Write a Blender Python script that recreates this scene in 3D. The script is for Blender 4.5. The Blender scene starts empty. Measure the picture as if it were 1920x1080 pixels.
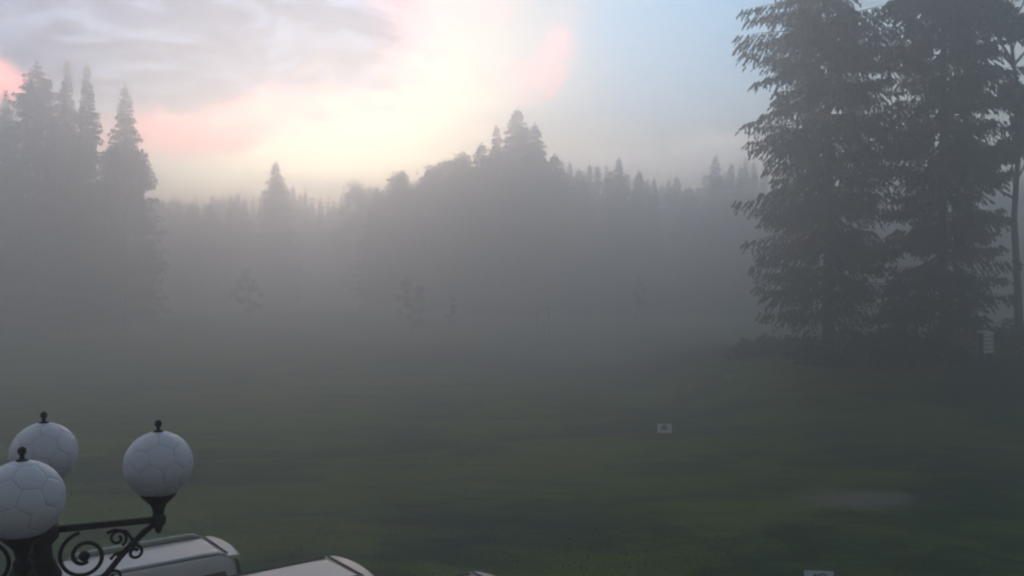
import bpy, bmesh, math, random
import numpy as np
from mathutils import Vector, Matrix, noise as mnoise

R = math.radians
SC = bpy.context.scene
COL = SC.collection
rng = np.random.default_rng(7)
random.seed(7)

# ------------------------------------------------------------------ camera
CAM_H = 5.8
F_PX = 1663.0          # focal length in pixels of the 1920 wide photograph
HORIZON = 530.0
cam_d = bpy.data.cameras.new('camera')
cam = bpy.data.objects.new('camera', cam_d)
COL.objects.link(cam)
cam.location = (0, 0, CAM_H)
cam.rotation_euler = (R(90) - math.atan((540 - HORIZON) / F_PX), 0, 0)
cam_d.sensor_width = 36.0
cam_d.lens = F_PX / 1920.0 * 36.0
cam_d.clip_start = 0.05
cam_d.clip_end = 4000
SC.camera = cam

# ------------------------------------------------------------------ render look
SC.view_settings.view_transform = 'Standard'
SC.view_settings.look = 'None'
SC.view_settings.gamma = 1
SC.view_settings.use_curve_mapping = False
SC.view_settings.exposure = 1.82
SC.cycles.volume_bounces = 4
SC.cycles.max_bounces = 8
SC.cycles.filter_width = 2.2
SC.cycles.use_denoising = True

# ------------------------------------------------------------------ world: dawn sky with clouds
SUN_AZ, SUN_EL = -9.0, 3.5        # degrees; azimuth from +Y towards +X
SKY_STRENGTH = 0.1
world = bpy.data.worlds.new('World')
SC.world = world
world.use_nodes = True
wt = world.node_tree
wt.nodes.clear()


class NT:
    """small helper for building node trees"""
    def __init__(self, tree):
        self.t = tree
    def n(self, kind, **kw):
        nd = self.t.nodes.new(kind)
        for k, v in kw.items():
            setattr(nd, k, v)
        return nd
    def link(self, a, b):
        self.t.links.new(a, b)
    def put(self, sock, v):
        if hasattr(v, 'is_linked') or isinstance(v, bpy.types.NodeSocket):
            self.link(v, sock)
        else:
            sock.default_value = v
    def m(self, op, a, b=0.0, c=0.0, clamp=False):
        nd = self.n('ShaderNodeMath', operation=op, use_clamp=clamp)
        self.put(nd.inputs[0], a)
        self.put(nd.inputs[1], b)
        self.put(nd.inputs[2], c)
        return nd.outputs[0]
    def step(self, x, lo, hi, smooth=True):
        nd = self.n('ShaderNodeMapRange', clamp=True)
        nd.interpolation_type = 'SMOOTHSTEP' if smooth else 'LINEAR'
        self.put(nd.inputs[0], x)
        self.put(nd.inputs[1], lo)
        self.put(nd.inputs[2], hi)
        return nd.outputs[0]
    def mix(self, f, a, b):
        nd = self.n('ShaderNodeMix', data_type='RGBA')
        self.put(nd.inputs[0], f)
        self.put(nd.inputs[6], a if not isinstance(a, tuple) else (*a[:3], 1))
        self.put(nd.inputs[7], b if not isinstance(b, tuple) else (*b[:3], 1))
        return nd.outputs[2]
    def add(self, f, a, b):
        nd = self.n('ShaderNodeMix', data_type='RGBA', blend_type='ADD')
        self.put(nd.inputs[0], f)
        self.put(nd.inputs[6], a if not isinstance(a, tuple) else (*a[:3], 1))
        self.put(nd.inputs[7], b if not isinstance(b, tuple) else (*b[:3], 1))
        return nd.outputs[2]
    def noise(self, vec, scale, detail=4, rough=0.55, dist=0.0):
        nd = self.n('ShaderNodeTexNoise')
        self.link(vec, nd.inputs['Vector'])
        nd.inputs['Scale'].default_value = scale
        nd.inputs['Detail'].default_value = detail
        nd.inputs['Roughness'].default_value = rough
        nd.inputs['Distortion'].default_value = dist
        return nd.outputs[0]
    def comb(self, x, y, z=0.0):
        nd = self.n('ShaderNodeCombineXYZ')
        self.put(nd.inputs[0], x); self.put(nd.inputs[1], y); self.put(nd.inputs[2], z)
        return nd.outputs[0]


W = NT(wt)
sky = W.n('ShaderNodeTexSky', sky_type='NISHITA', sun_disc=False)
sky.sun_elevation = R(SUN_EL)
sky.sun_rotation = R(SUN_AZ)
sky.air_density = 1.0
sky.dust_density = 0.7
sky.ozone_density = 2.0
tc = W.n('ShaderNodeTexCoord')
sep = W.n('ShaderNodeSeparateXYZ')
W.link(tc.outputs['Generated'], sep.inputs[0])
dx, dy, dz = sep.outputs
az = W.m('MULTIPLY', W.m('ARCTAN2', dx, dy), 57.2958)
el = W.m('MULTIPLY', W.m('ARCSINE', dz), 57.2958)
# cloud-plane coordinates, so clouds foreshorten towards the horizon
inv = W.m('DIVIDE', 1.0, W.m('ADD', W.m('MAXIMUM', dz, 0.0), 0.12))
plane = W.comb(W.m('MULTIPLY', dx, inv), W.m('MULTIPLY', dy, inv), 0.0)
n_big = W.noise(plane, 0.9, 5, 0.55, 0.4)
n_mid = W.noise(plane, 2.6, 6, 0.6, 0.8)
dirn = tc.outputs['Generated']
n_w1 = W.noise(dirn, 7.0, 4, 0.6)
n_w2 = W.noise(dirn, 9.0, 4, 0.6, 0.3)
azw = W.m('ADD', az, W.m('MULTIPLY', W.m('SUBTRACT', n_w1, 0.5), 9.0))
elw = W.m('ADD', el, W.m('MULTIPLY', W.m('SUBTRACT', n_w2, 0.5), 5.0))


def deg(px, py):
    return (math.degrees(math.atan((px - 960) / F_PX)), math.degrees(math.atan((HORIZON - py) / F_PX)))


def blob(px, py, ra, re, tilt=0.0, soft=0.55, a=None, e=None):
    """soft elliptical cloud body at a direction of the sky; radii in degrees"""
    ca, ce = deg(px, py)
    da = W.m('SUBTRACT', a or azw, ca)
    de = W.m('SUBTRACT', e or elw, ce)
    c, s = math.cos(R(tilt)), math.sin(R(tilt))
    u = W.m('DIVIDE', W.m('ADD', W.m('MULTIPLY', da, c), W.m('MULTIPLY', de, s)), ra)
    v = W.m('DIVIDE', W.m('SUBTRACT', W.m('MULTIPLY', de, c), W.m('MULTIPLY', da, s)), re)
    r = W.m('SQRT', W.m('ADD', W.m('MULTIPLY', u, u), W.m('MULTIPLY', v, v)))
    return W.step(r, 1.0 + soft, 1.0 - soft)


def times(a, b):
    return W.m('MULTIPLY', a, b)


SKY_GAIN = 1.0
SKY_NODES = {}
base = W.n('ShaderNodeMix', data_type='RGBA', blend_type='MULTIPLY')
base.inputs[0].default_value = 1
W.link(sky.outputs[0], base.inputs[6])
base.inputs[7].default_value = (1.1, 1.1, 1.05, 1)
col = base.outputs[2]
# broad veil of thin high cloud that takes the glow of the hidden sun
s_az = W.m('DIVIDE', W.m('SUBTRACT', az, SUN_AZ - 1.5), 14.0)
s_el = W.m('DIVIDE', W.m('SUBTRACT', el, 8.5), 7.5)
glow = W.m('POWER', 2.718, W.m('MULTIPLY', W.m('ADD', times(s_az, s_az), times(s_el, s_el)), -1.0))
col = W.add(glow, col, (0.2, 0.7, 1.3))
h_az = W.m('DIVIDE', W.m('SUBTRACT', az, -15.5), 12.5)
h_el = W.m('DIVIDE', W.m('SUBTRACT', el, 4.0), 4.1)
hglow = W.m('POWER', 2.718, W.m('MULTIPLY', W.m('ADD', times(h_az, h_az), times(h_el, h_el)), -1.0))
HG = hglow
# scattered grey-blue cloud over the whole sky, denser overhead and to the left
gen = times(times(W.step(n_big, 0.46, 0.66), 0.75), W.step(el, 0.0, 4.0))
# cloud away from the dawn gets less light
dot = W.n('ShaderNodeVectorMath', operation='DOT_PRODUCT')
W.link(tc.outputs['Generated'], dot.inputs[0])
dot.inputs[1].default_value = (math.sin(R(SUN_AZ)), math.cos(R(SUN_AZ)), 0.06)
lit = W.step(dot.outputs['Value'], -0.6, 0.9)
cloud_col = W.mix(lit, (2.1, 2.1, 2.2), (3.2, 3.5, 4.0))
col = W.mix(gen, col, cloud_col)
# clear blue between the clouds to the right
clear = times(blob(1290, 90, 9.0, 7.0, 0, 0.7), 0.8)
col = W.mix(clear, col, (0.9, 2.8, 4.8))
bank = W.m('MAXIMUM', blob(150, 50, 15.5, 7.4, -6), blob(560, 60, 7.5, 4.2, -10))
bank = W.m('MAXIMUM', bank, times(blob(440, 175, 8.0, 2.3, 8), 0.9))
n_fine = W.noise(plane, 5.5, 7, 0.62, 1.2)
bank = W.m('ADD', bank, times(W.m('SUBTRACT', n_mid, 0.5), 1.5))
bank = W.m('ADD', bank, times(W.m('SUBTRACT', n_fine, 0.5), 0.7))
bank = times(W.step(bank, 0.12, 0.85), W.step(az, 3.0, -6.0))
bank_col = W.mix(W.step(n_fine, 0.38, 0.66), (0.05, 0.4, 1.3), (1.5, 2.2, 3.6))
col = W.mix(times(bank, 0.95), col, bank_col)
# bright band of dawn along the horizon
col = W.add(HG, col, (27.0, 25.8, 17.5))
# pink undersides
pink = W.m('MAXIMUM', blob(395, 258, 6.0, 1.5, 10), blob(0, 195, 1.6, 1.0))
col = W.mix(times(pink, 0.9), col, (20.0, 6.6, 5.6))
streak = W.m('MAXIMUM', blob(1015, 100, 1.2, 3.0, -24), blob(1032, 165, 0.35, 1.3, -18))
streak = W.m('MAXIMUM', streak, times(blob(780, 50, 2.6, 2.4, -30), 0.75))
streak = W.m('MAXIMUM', streak, times(blob(880, 20, 2.4, 0.8, 34), 0.7))
streak = times(streak, W.step(W.m('ADD', n_fine, times(n_mid, 0.6)), 0.55, 1.0))
col = W.mix(W.m('MINIMUM', times(streak, 0.8), 1.0), col, (9.0, 4.0, 3.9))
# low grey-mauve bar of cloud
bar = blob(1230, 300, 9.5, 1.1, 2)
col = W.mix(times(bar, 0.6), col, (8.0, 7.4, 8.0))
# the dawn side of the sky is the bright one
dim = W.m('ADD', 0.38, times(W.step(dot.outputs['Value'], -0.5, 0.85), 0.67))
mul = W.n('ShaderNodeVectorMath', operation='SCALE')
W.link(col, mul.inputs[0])
W.link(dim, mul.inputs['Scale'])
col = mul.outputs[0]
bg = W.n('ShaderNodeBackground')
W.link(col, bg.inputs[0])
bg.inputs[1].default_value = SKY_STRENGTH
wo = W.n('ShaderNodeOutputWorld')
W.link(bg.outputs[0], wo.inputs[0])

# ------------------------------------------------------------------ sun (barely up, behind cloud and mist)
sun_d = bpy.data.lights.new('sun', 'SUN')
sun_d.energy = 0.5
sun_d.angle = R(12)
sun_d.color = (1.0, 0.86, 0.72)
sun = bpy.data.objects.new('sun', sun_d)
COL.objects.link(sun)
sd = Vector((math.sin(R(SUN_AZ)) * math.cos(R(SUN_EL)), math.cos(R(SUN_AZ)) * math.cos(R(SUN_EL)), math.sin(R(SUN_EL))))
sun.rotation_euler = sd.to_track_quat('Z', 'Y').to_euler()


# ================================================================== helpers
def material(name, base, rough=0.7, metallic=0.0, var=0.25, scale=6.0, spec=0.4, bump=0.0, bscale=40.0, coords='Object'):
    mt = bpy.data.materials.new(name)
    mt.use_nodes = True
    N = NT(mt.node_tree)
    bs = mt.node_tree.nodes['Principled BSDF']
    t = N.n('ShaderNodeTexCoord')
    nz = N.noise(t.outputs[coords], scale, 5, 0.6)
    lo = tuple(c * (1 - var) for c in base)
    hi = tuple(min(1, c * (1 + var)) for c in base)
    N.link(N.mix(nz, lo, hi), bs.inputs['Base Color'])
    bs.inputs['Roughness'].default_value = rough
    bs.inputs['Metallic'].default_value = metallic
    bs.inputs['Specular IOR Level'].default_value = spec
    if bump:
        nb = N.noise(t.outputs[coords], bscale, 3, 0.6)
        bp = N.n('ShaderNodeBump')
        bp.inputs['Strength'].default_value = bump
        bp.inputs['Distance'].default_value = 0.02
        N.link(nb, bp.inputs['Height'])
        N.link(bp.outputs[0], bs.inputs['Normal'])
    return mt


def leaf_material(name, dark, light, rough=0.75):
    mt = bpy.data.materials.new(name)
    mt.use_nodes = True
    N = NT(mt.node_tree)
    bs = mt.node_tree.nodes['Principled BSDF']
    t = N.n('ShaderNodeTexCoord')
    g = N.n('ShaderNodeNewGeometry')
    oi = N.n('ShaderNodeObjectInfo')
    a = N.noise(t.outputs['Object'], 0.5, 3, 0.6)
    f = N.m('ADD', N.m('MULTIPLY', g.outputs['Random Per Island'], 0.5), N.m('MULTIPLY', a, 0.5))
    f = N.m('ADD', f, N.m('MULTIPLY', N.m('SUBTRACT', oi.outputs['Random'], 0.5), 0.3), clamp=True)
    N.link(N.mix(f, dark, light), bs.inputs['Base Color'])
    bs.inputs['Roughness'].default_value = rough
    bs.inputs['Specular IOR Level'].default_value = 0.2
    return mt


def link_mesh(name, me, mat, parent=None, smooth=False):
    o = bpy.data.objects.new(name, me)
    COL.objects.link(o)
    if mat and not me.materials:
        me.materials.append(mat)
    if smooth:
        me.polygons.foreach_set('use_smooth', [True] * len(me.polygons))
    if parent:
        o.parent = parent
    return o


def from_bm(name, bm, mat, parent=None, smooth=False):
    me = bpy.data.meshes.new(name)
    bm.normal_update()
    bm.to_mesh(me)
    bm.free()
    return link_mesh(name, me, mat, parent, smooth)


def quads_mesh(name, V, k=4):
    """V: (n,k,3) separate polygons with k corners each"""
    n = len(V)
    me = bpy.data.meshes.new(name)
    me.vertices.add(n * k)
    me.vertices.foreach_set('co', np.ascontiguousarray(V, dtype=np.float32).ravel())
    me.loops.add(n * k)
    me.loops.foreach_set('vertex_index', np.arange(n * k, dtype=np.int32))
    me.polygons.add(n)
    me.polygons.foreach_set('loop_start', np.arange(0, n * k, k, dtype=np.int32))
    me.update(calc_edges=True)
    me.validate()
    return me


def tag(o, label=None, cat=None, group=None, kind=None):
    if label: o['label'] = label
    if cat: o['category'] = cat
    if group: o['group'] = group
    if kind: o['kind'] = kind
    return o


def empty(name, loc, rz=0.0):
    o = bpy.data.objects.new(name, None)
    o.empty_display_size = 0.3
    COL.objects.link(o)
    o.location = loc
    o.rotation_euler = (0, 0, rz)
    return o


def copy_tree(o, parent=None):
    c = o.copy()
    COL.objects.link(c)
    if parent:
        c.parent = parent
    for ch in list(o.children):
        copy_tree(ch, c)
    return c


def box(bm, cx, cy, cz, sx, sy, sz, rot=None):
    M = Matrix.Translation((cx, cy, cz))
    if rot is not None:
        M = M @ rot
    M = M @ Matrix.Diagonal((sx, sy, sz, 1))
    return bmesh.ops.create_cube(bm, size=1, matrix=M)


def tube(bm, pts, radii, sides=8, cap=True):
    """swept tube through points"""
    pts = [Vector(p) for p in pts]
    if not hasattr(radii, '__len__'):
        radii = [radii] * len(pts)
    rings = []
    prev = None
    for i, p in enumerate(pts):
        a = pts[max(0, i - 1)]
        b = pts[min(len(pts) - 1, i + 1)]
        d = (b - a)
        d = d.normalized() if d.length > 1e-9 else Vector((0, 0, 1))
        if prev is None:
            up = Vector((0, 0, 1)) if abs(d.z) < 0.9 else Vector((1, 0, 0))
            x = d.cross(up).normalized()
        else:
            x = (prev - d * prev.dot(d)).normalized()
        prev = x
        y = d.cross(x)
        rings.append([bm.verts.new(p + (x * math.cos(2 * math.pi * k / sides) + y * math.sin(2 * math.pi * k / sides)) * radii[i]) for k in range(sides)])
    for i in range(len(rings) - 1):
        for k in range(sides):
            bm.faces.new((rings[i][k], rings[i][(k + 1) % sides], rings[i + 1][(k + 1) % sides], rings[i + 1][k]))
    if cap:
        bm.faces.new(list(reversed(rings[0])))
        bm.faces.new(rings[-1])


def lathe(bm, prof, sides=24, center=(0, 0, 0)):
    """prof: list of (r,z)"""
    cx, cy, cz = center
    rings = []
    for r, z in prof:
        if r < 1e-5:
            rings.append([bm.verts.new((cx, cy, cz + z))])
        else:
            rings.append([bm.verts.new((cx + r * math.cos(2 * math.pi * k / sides), cy + r * math.sin(2 * math.pi * k / sides), cz + z)) for k in range(sides)])
    for a, b in zip(rings, rings[1:]):
        if len(a) == 1 and len(b) == 1:
            continue
        for k in range(sides):
            k2 = (k + 1) % sides
            if len(a) == 1:
                bm.faces.new((a[0], b[k2], b[k]))
            elif len(b) == 1:
                bm.faces.new((a[k], a[k2], b[0]))
            else:
                bm.faces.new((a[k], a[k2], b[k2], b[k]))
    if len(rings[0]) > 1: bm.faces.new(list(reversed(rings[0])))
    if len(rings[-1]) > 1: bm.faces.new(rings[-1])


def sstep(a, b, x):
    t = np.clip((np.asarray(x, float) - a) / (b - a), 0, 1)
    return t * t * (3 - 2 * t)


def terr(x, y):
    """height of the meadow"""
    x = np.asarray(x, float); y = np.asarray(y, float)
    g = 1.5 * sstep(50, 115, y)
    m = 2.3 * sstep(31, 42, y + 0.10 * (x - 16)) * sstep(5, 14, x)
    z = g + m * (1 - g / 1.5)
    und = 0.10 * np.sin(x * 0.21 + 1.3) * np.sin(y * 0.17 + 0.4) + 0.05 * np.sin(x * 0.53 + y * 0.31)
    return z + und * sstep(18, 30, y)


def world_at(px, d):
    """x on the ground at depth d under a picture column"""
    return (px - 960) / F_PX * d


# ================================================================== materials
M_iron = material('black_iron', (0.006, 0.0065, 0.010), 0.5, 0.0, 0.3, 20, 0.2, 0.3, 90)
M_globe = material('opal_plastic', (0.76, 0.72, 0.77), 0.38, 0.0, 0.05, 7, 0.5)
M_seam = material('globe_seam', (0.26, 0.26, 0.30), 0.7)
M_bark = material('bark', (0.060, 0.050, 0.042), 0.95, 0, 0.45, 9, 0.1, 0.8, 18)
M_bark2 = material('grey_bark', (0.085, 0.08, 0.072), 0.95, 0, 0.4, 9, 0.1, 0.6, 18)
M_spruce = leaf_material('spruce_needles', (0.016, 0.026, 0.017), (0.045, 0.065, 0.036))
M_leaf = leaf_material('broad_leaves', (0.025, 0.04, 0.016), (0.06, 0.085, 0.032))
M_shrub = leaf_material('shrub_leaves', (0.018, 0.026, 0.016), (0.04, 0.055, 0.028))
M_white = material('white_board', (0.72, 0.72, 0.72), 0.5, 0, 0.06, 5)
M_dark = material('dark_paint', (0.03, 0.026, 0.03), 0.6)
M_print = material('black_print', (0.02, 0.02, 0.022), 0.7)
M_stake = material('grey_wood', (0.16, 0.14, 0.115), 0.9, 0, 0.35, 14, 0.2, 0.5, 30)
M_asphalt = material('asphalt', (0.05, 0.05, 0.052), 0.9, 0, 0.3, 30, 0.3, 0.5, 200)
M_kerb = material('kerb_concrete', (0.32, 0.31, 0.29), 0.9, 0, 0.2, 8, 0.2, 0.3, 60)
M_stone = material('pale_stone', (0.55, 0.54, 0.5), 0.85, 0, 0.2, 6)

# ================================================================== ground
def ground_material():
    mt = bpy.data.materials.new('meadow_grass')
    mt.use_nodes = True
    N = NT(mt.node_tree)
    bs = mt.node_tree.nodes['Principled BSDF']
    t = N.n('ShaderNodeTexCoord')
    P = t.outputs['Object']
    sp = N.n('ShaderNodeSeparateXYZ')
    N.link(P, sp.inputs[0])
    x, y = sp.outputs[0], sp.outputs[1]
    mp = N.n('ShaderNodeMapping')
    mp.inputs['Scale'].default_value = (0.48, 1.0, 1.0)
    N.link(P, mp.inputs[0])
    big = N.noise(mp.outputs[0], 0.26, 6, 0.66, 0.8)
    mid = N.noise(mp.outputs[0], 0.9, 7, 0.68, 0.5)
    fine = N.noise(P, 9.0, 4, 0.7)
    vfine = N.noise(P, 45.0, 3, 0.7)
    c = N.mix(N.step(big, 0.42, 0.58), (0.005, 0.055, 0.018), (0.12, 0.17, 0.008))
    c = N.mix(N.m('MULTIPLY', N.step(mid, 0.46, 0.66), 0.6), c, (0.19, 0.23, 0.06))
    c = N.mix(N.m('MULTIPLY', N.step(mid, 0.52, 0.30), 0.6), c, (0.007, 0.034, 0.014))
    # dark slanted strip across the meadow, paler colour beyond it
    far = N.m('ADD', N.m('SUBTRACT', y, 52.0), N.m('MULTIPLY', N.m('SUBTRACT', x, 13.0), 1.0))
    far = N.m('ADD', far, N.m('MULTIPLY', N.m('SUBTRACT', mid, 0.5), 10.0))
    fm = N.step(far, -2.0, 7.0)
    dark_strip = N.m('MULTIPLY', N.step(far, -14.0, -3.0), N.m('SUBTRACT', 1.0, fm))
    c = N.mix(N.m('MULTIPLY', dark_strip, 0.9), c, (0.010, 0.022, 0.013))
    c = N.mix(N.m('MULTIPLY', fm, 0.7), c, (0.16, 0.17, 0.10))
    # worn, half bare patch
    u = N.m('DIVIDE', N.m('SUBTRACT', x, 9.3), 1.7)
    v = N.m('DIVIDE', N.m('SUBTRACT', y, 23.7), 1.1)
    r = N.m('SQRT', N.m('ADD', N.m('MULTIPLY', u, u), N.m('MULTIPLY', v, v)))
    r = N.m('ADD', r, N.m('MULTIPLY', N.m('SUBTRACT', N.noise(P, 1.6, 5, 0.65), 0.5), 2.0))
    bare = N.m('MULTIPLY', N.step(r, 1.2, 0.45), 0.8)
    c = N.mix(bare, c, (0.27, 0.24, 0.20))
    c = N.mix(N.m('MULTIPLY', N.m('SUBTRACT', 1.0, fine), 0.4), c, (0.010, 0.022, 0.006))
    c = N.mix(N.m('MULTIPLY', N.step(vfine, 0.5, 0.8), 0.35), c, (0.09, 0.10, 0.05))
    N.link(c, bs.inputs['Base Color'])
    bs.inputs['Roughness'].default_value = 0.95
    bs.inputs['Specular IOR Level'].default_value = 0.1
    bp = N.n('ShaderNodeBump')
    bp.inputs['Strength'].default_value = 0.6
    bp.inputs['Distance'].default_value = 0.05
    N.link(N.m('ADD', fine, N.m('MULTIPLY', vfine, 0.5)), bp.inputs['Height'])
    N.link(bp.outputs[0], bs.inputs['Normal'])
    return mt


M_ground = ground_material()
xs = np.concatenate([np.linspace(-620, -90, 24), np.linspace(-84, 84, 113), np.linspace(90, 620, 24)])
ys = np.concatenate([np.linspace(-60, 12, 8), np.linspace(14, 130, 117), np.linspace(136, 700, 40)])
X, Y = np.meshgrid(xs, ys)
Z = terr(X, Y)
verts = np.stack([X, Y, Z], -1).reshape(-1, 3)
nx, ny = len(xs), len(ys)
ii = np.arange(nx * ny).reshape(ny, nx)
faces = np.stack([ii[:-1, :-1], ii[:-1, 1:], ii[1:, 1:], ii[1:, :-1]], -1).reshape(-1, 4)
gme = bpy.data.meshes.new('ground')
gme.from_pydata(verts.tolist(), [], faces.tolist())
gme.update()
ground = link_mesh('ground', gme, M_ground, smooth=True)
tag(ground, kind='structure')

bm = bmesh.new()
box(bm, 0, 3.6, 0.004 - 0.02, 44, 24.0, 0.05)
lot = from_bm('parking_lot', bm, M_asphalt)
tag(lot, kind='structure')
for k in range(44):
    bm = bmesh.new()
    box(bm, -21.5 + k * 1.0, 15.75, 0.03, 0.985, 0.14, 0.26)
    bmesh.ops.bevel(bm, geom=bm.edges[:], offset=0.012, segments=1, affect='EDGES')
    if k == 0:
        kerb_root = from_bm('kerb', bm, M_kerb)
        tag(kerb_root, kind='structure')
    else:
        from_bm('kerb_stone', bm, M_kerb, kerb_root)

# short grass tufts on the part of the meadow near the camera
def grass(n):
    d = 16.2 + (rng.random(n) ** 1.7) * 40
    a = (rng.random(n) - 0.5) * 1.26
    x = np.tan(a) * d
    z = terr(x, d)
    clump = np.sin(x * 1.7 + np.sin(d * 0.9) * 2) * np.sin(d * 1.3 + np.sin(x * 1.1) * 2)
    keep = (clump + rng.normal(0, 0.6, n)) > -0.2
    keep &= ((x - 9.3) / 1.7) ** 2 + ((d - 23.7) / 1.1) ** 2 > 1.0 + rng.normal(0, 0.4, n)
    x, d, z = x[keep], d[keep], z[keep]
    n = len(x)
    h = rng.uniform(0.012, 0.042, n) * (1 + 0.5 * (rng.random(n) > 0.93))
    w = rng.uniform(0.012, 0.03, n)
    th = rng.random(n) * 6.283
    lean = rng.uniform(-0.06, 0.06, (n, 2))
    P = np.zeros((n, 3, 3))
    P[:, 0] = np.stack([x - np.cos(th) * w, d - np.sin(th) * w, z - 0.01], -1)
    P[:, 1] = np.stack([x + np.cos(th) * w, d + np.sin(th) * w, z - 0.01], -1)
    P[:, 2] = np.stack([x + lean[:, 0], d + lean[:, 1], z + h], -1)
    return quads_mesh('grass', P, 3)


M_grass = leaf_material('grass_blades', (0.035, 0.07, 0.016), (0.11, 0.12, 0.034), 0.8)
go = link_mesh('grass', grass(70000), M_grass)
tag(go, kind='stuff')

# ================================================================== trees
def rhombs(C, D, L, Wd, flat=None):
    """leaf sprays: centres, unit directions, lengths, widths -> (n,4,3)"""
    n = len(C)
    D = D / np.maximum(np.linalg.norm(D, axis=1, keepdims=True), 1e-6)
    rv = rng.normal(size=(n, 3)) if flat is None else flat + 0.35 * rng.normal(size=(n, 3))
    S = np.cross(D, rv)
    S /= np.maximum(np.linalg.norm(S, axis=1, keepdims=True), 1e-6)
    L = L[:, None]; Wd = Wd[:, None]
    P = np.zeros((n, 4, 3))
    P[:, 0] = C
    P[:, 1] = C + D * L * 0.42 + S * Wd
    P[:, 2] = C + D * L
    P[:, 3] = C + D * L * 0.42 - S * Wd
    return P


def spruce(name, H, Rc, zb, seed, spacing=0.42, per=6, twigs=9, sprays=4, size=0.42, shape=1.9, power=0.7, gap=0.12, limbs=True, cap=1.5, low=0.78, hang=0.0):
    """returns meshes (trunk, limbs, crown) of an old drooping spruce"""
    r = np.random.default_rng(seed)
    bmT = bmesh.new()
    tr = H * 0.0125
    npt = 14
    wob = r.normal(0, 0.05, (npt, 2))
    tp = [(wob[i, 0] * (i > 0), wob[i, 1] * (i > 0), H * i / (npt - 1) - (0.3 if i == 0 else 0)) for i in range(npt)]
    tube(bmT, tp, [tr * (1.35 if i == 0 else 1.0) * (1 - 0.96 * i / (npt - 1)) + 0.01 for i in range(npt)], 10)
    trunk = bpy.data.meshes.new(name + '_trunk')
    bmT.to_mesh(trunk); bmT.free()
    bmL = bmesh.new()
    parts = []
    z = zb
    ph = 0.0
    while z < H - 0.15:
        t = z / H
        prof = min(1.0, (1 - t) * shape) ** power
        if t < 0.4: prof *= low + (1 - low) * (t / 0.4)
        nb = per if t < 0.9 else max(4, per - 2)
        ph += 0.7 + r.random()
        for k in range(nb):
            if r.random() < gap: continue
            th = ph + 6.2832 * k / nb + r.normal(0, 0.22)
            L = Rc * prof * r.uniform(0.62, 1.12) + 0.12
            slope = -0.42 + 0.62 * t ** 1.6 + r.normal(0, 0.16)
            rad = np.array([math.cos(th), math.sin(th), 0])
            lat = np.array([-math.sin(th), math.cos(th), 0])
            ns = max(3, int(twigs * (0.35 + 0.65 * L / Rc)))
            s = (np.arange(ns) + r.random(ns)) / ns
            s = np.clip(0.12 + 0.9 * s, 0, 1)
            zz = L * (slope * s + 0.30 * s ** 2.6 * (1 - t) + 0.25 * s * (1 - s) * t)
            B = rad * (L * s)[:, None]
            B[:, 2] = zz + z
            if limbs:
                q = np.array([0, 0.3, 0.6, 0.86])
                lp = [(rad[0] * L * a, rad[1] * L * a, z + L * (slope * a + 0.30 * a ** 2.6 * (1 - t) + 0.25 * a * (1 - a) * t)) for a in q]
                rb = 0.012 + 0.011 * L
                tube(bmL, lp, [rb, rb * 0.7, rb * 0.4, rb * 0.12], 4, cap=False)
            # side twigs
            for sgn in (-1, 1):
                tl = (0.10 + 0.34 * L * (1 - 0.75 * s)) * r.uniform(0.6, 1.15, ns)
                tl = np.minimum(tl, cap)
                ang = r.uniform(0.7, 1.15, ns)
                TD = rad * np.cos(ang)[:, None] + sgn * lat * np.sin(ang)[:, None]
                TD[:, 2] = -0.25 - 0.5 * hang - 0.7 * r.random(ns) * (1 - 0.6 * t)
                for j in range(sprays):
                    u = (j + r.random(ns)) / sprays
                    C = B + TD * (tl * u)[:, None]
                    C[:, 2] -= 0.25 * (tl * u) ** 2
                    D = TD * 0.8 + np.stack([r.normal(0, .45, ns), r.normal(0, .45, ns), -0.45 - hang - 1.5 * r.random(ns) * (1 - 0.6 * t)], -1)
                    ln = size * r.uniform(0.6, 1.3, ns) * (0.4 + 0.6 * min(1.0, L / 1.8))
                    parts.append(rhombs(C, D, ln, ln * r.uniform(0.16, 0.28, ns)))
            # tip
            D = rad[None] + np.array([[0, 0, slope - 0.2]]) + r.normal(0, .2, (2, 3))
            parts.append(rhombs(np.repeat(B[-1:], 2, 0), D, np.full(2, size * 0.6), np.full(2, size * 0.12)))
        z += spacing * r.uniform(0.75, 1.25) * (0.6 + 0.4 * (1 - t))
    lead = rhombs(np.tile([0, 0, H - 0.5], (6, 1)).astype(float), np.array([0, 0, 1.0]) + r.normal(0, .18, (6, 3)), np.full(6, .9), np.full(6, .05))
    parts.append(lead)
    crown = quads_mesh(name + '_crown', np.concatenate(parts))
    lm = None
    if limbs:
        lm = bpy.data.meshes.new(name + '_limbs')
        bmL.to_mesh(lm)
    bmL.free()
    return trunk, lm, crown


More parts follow.
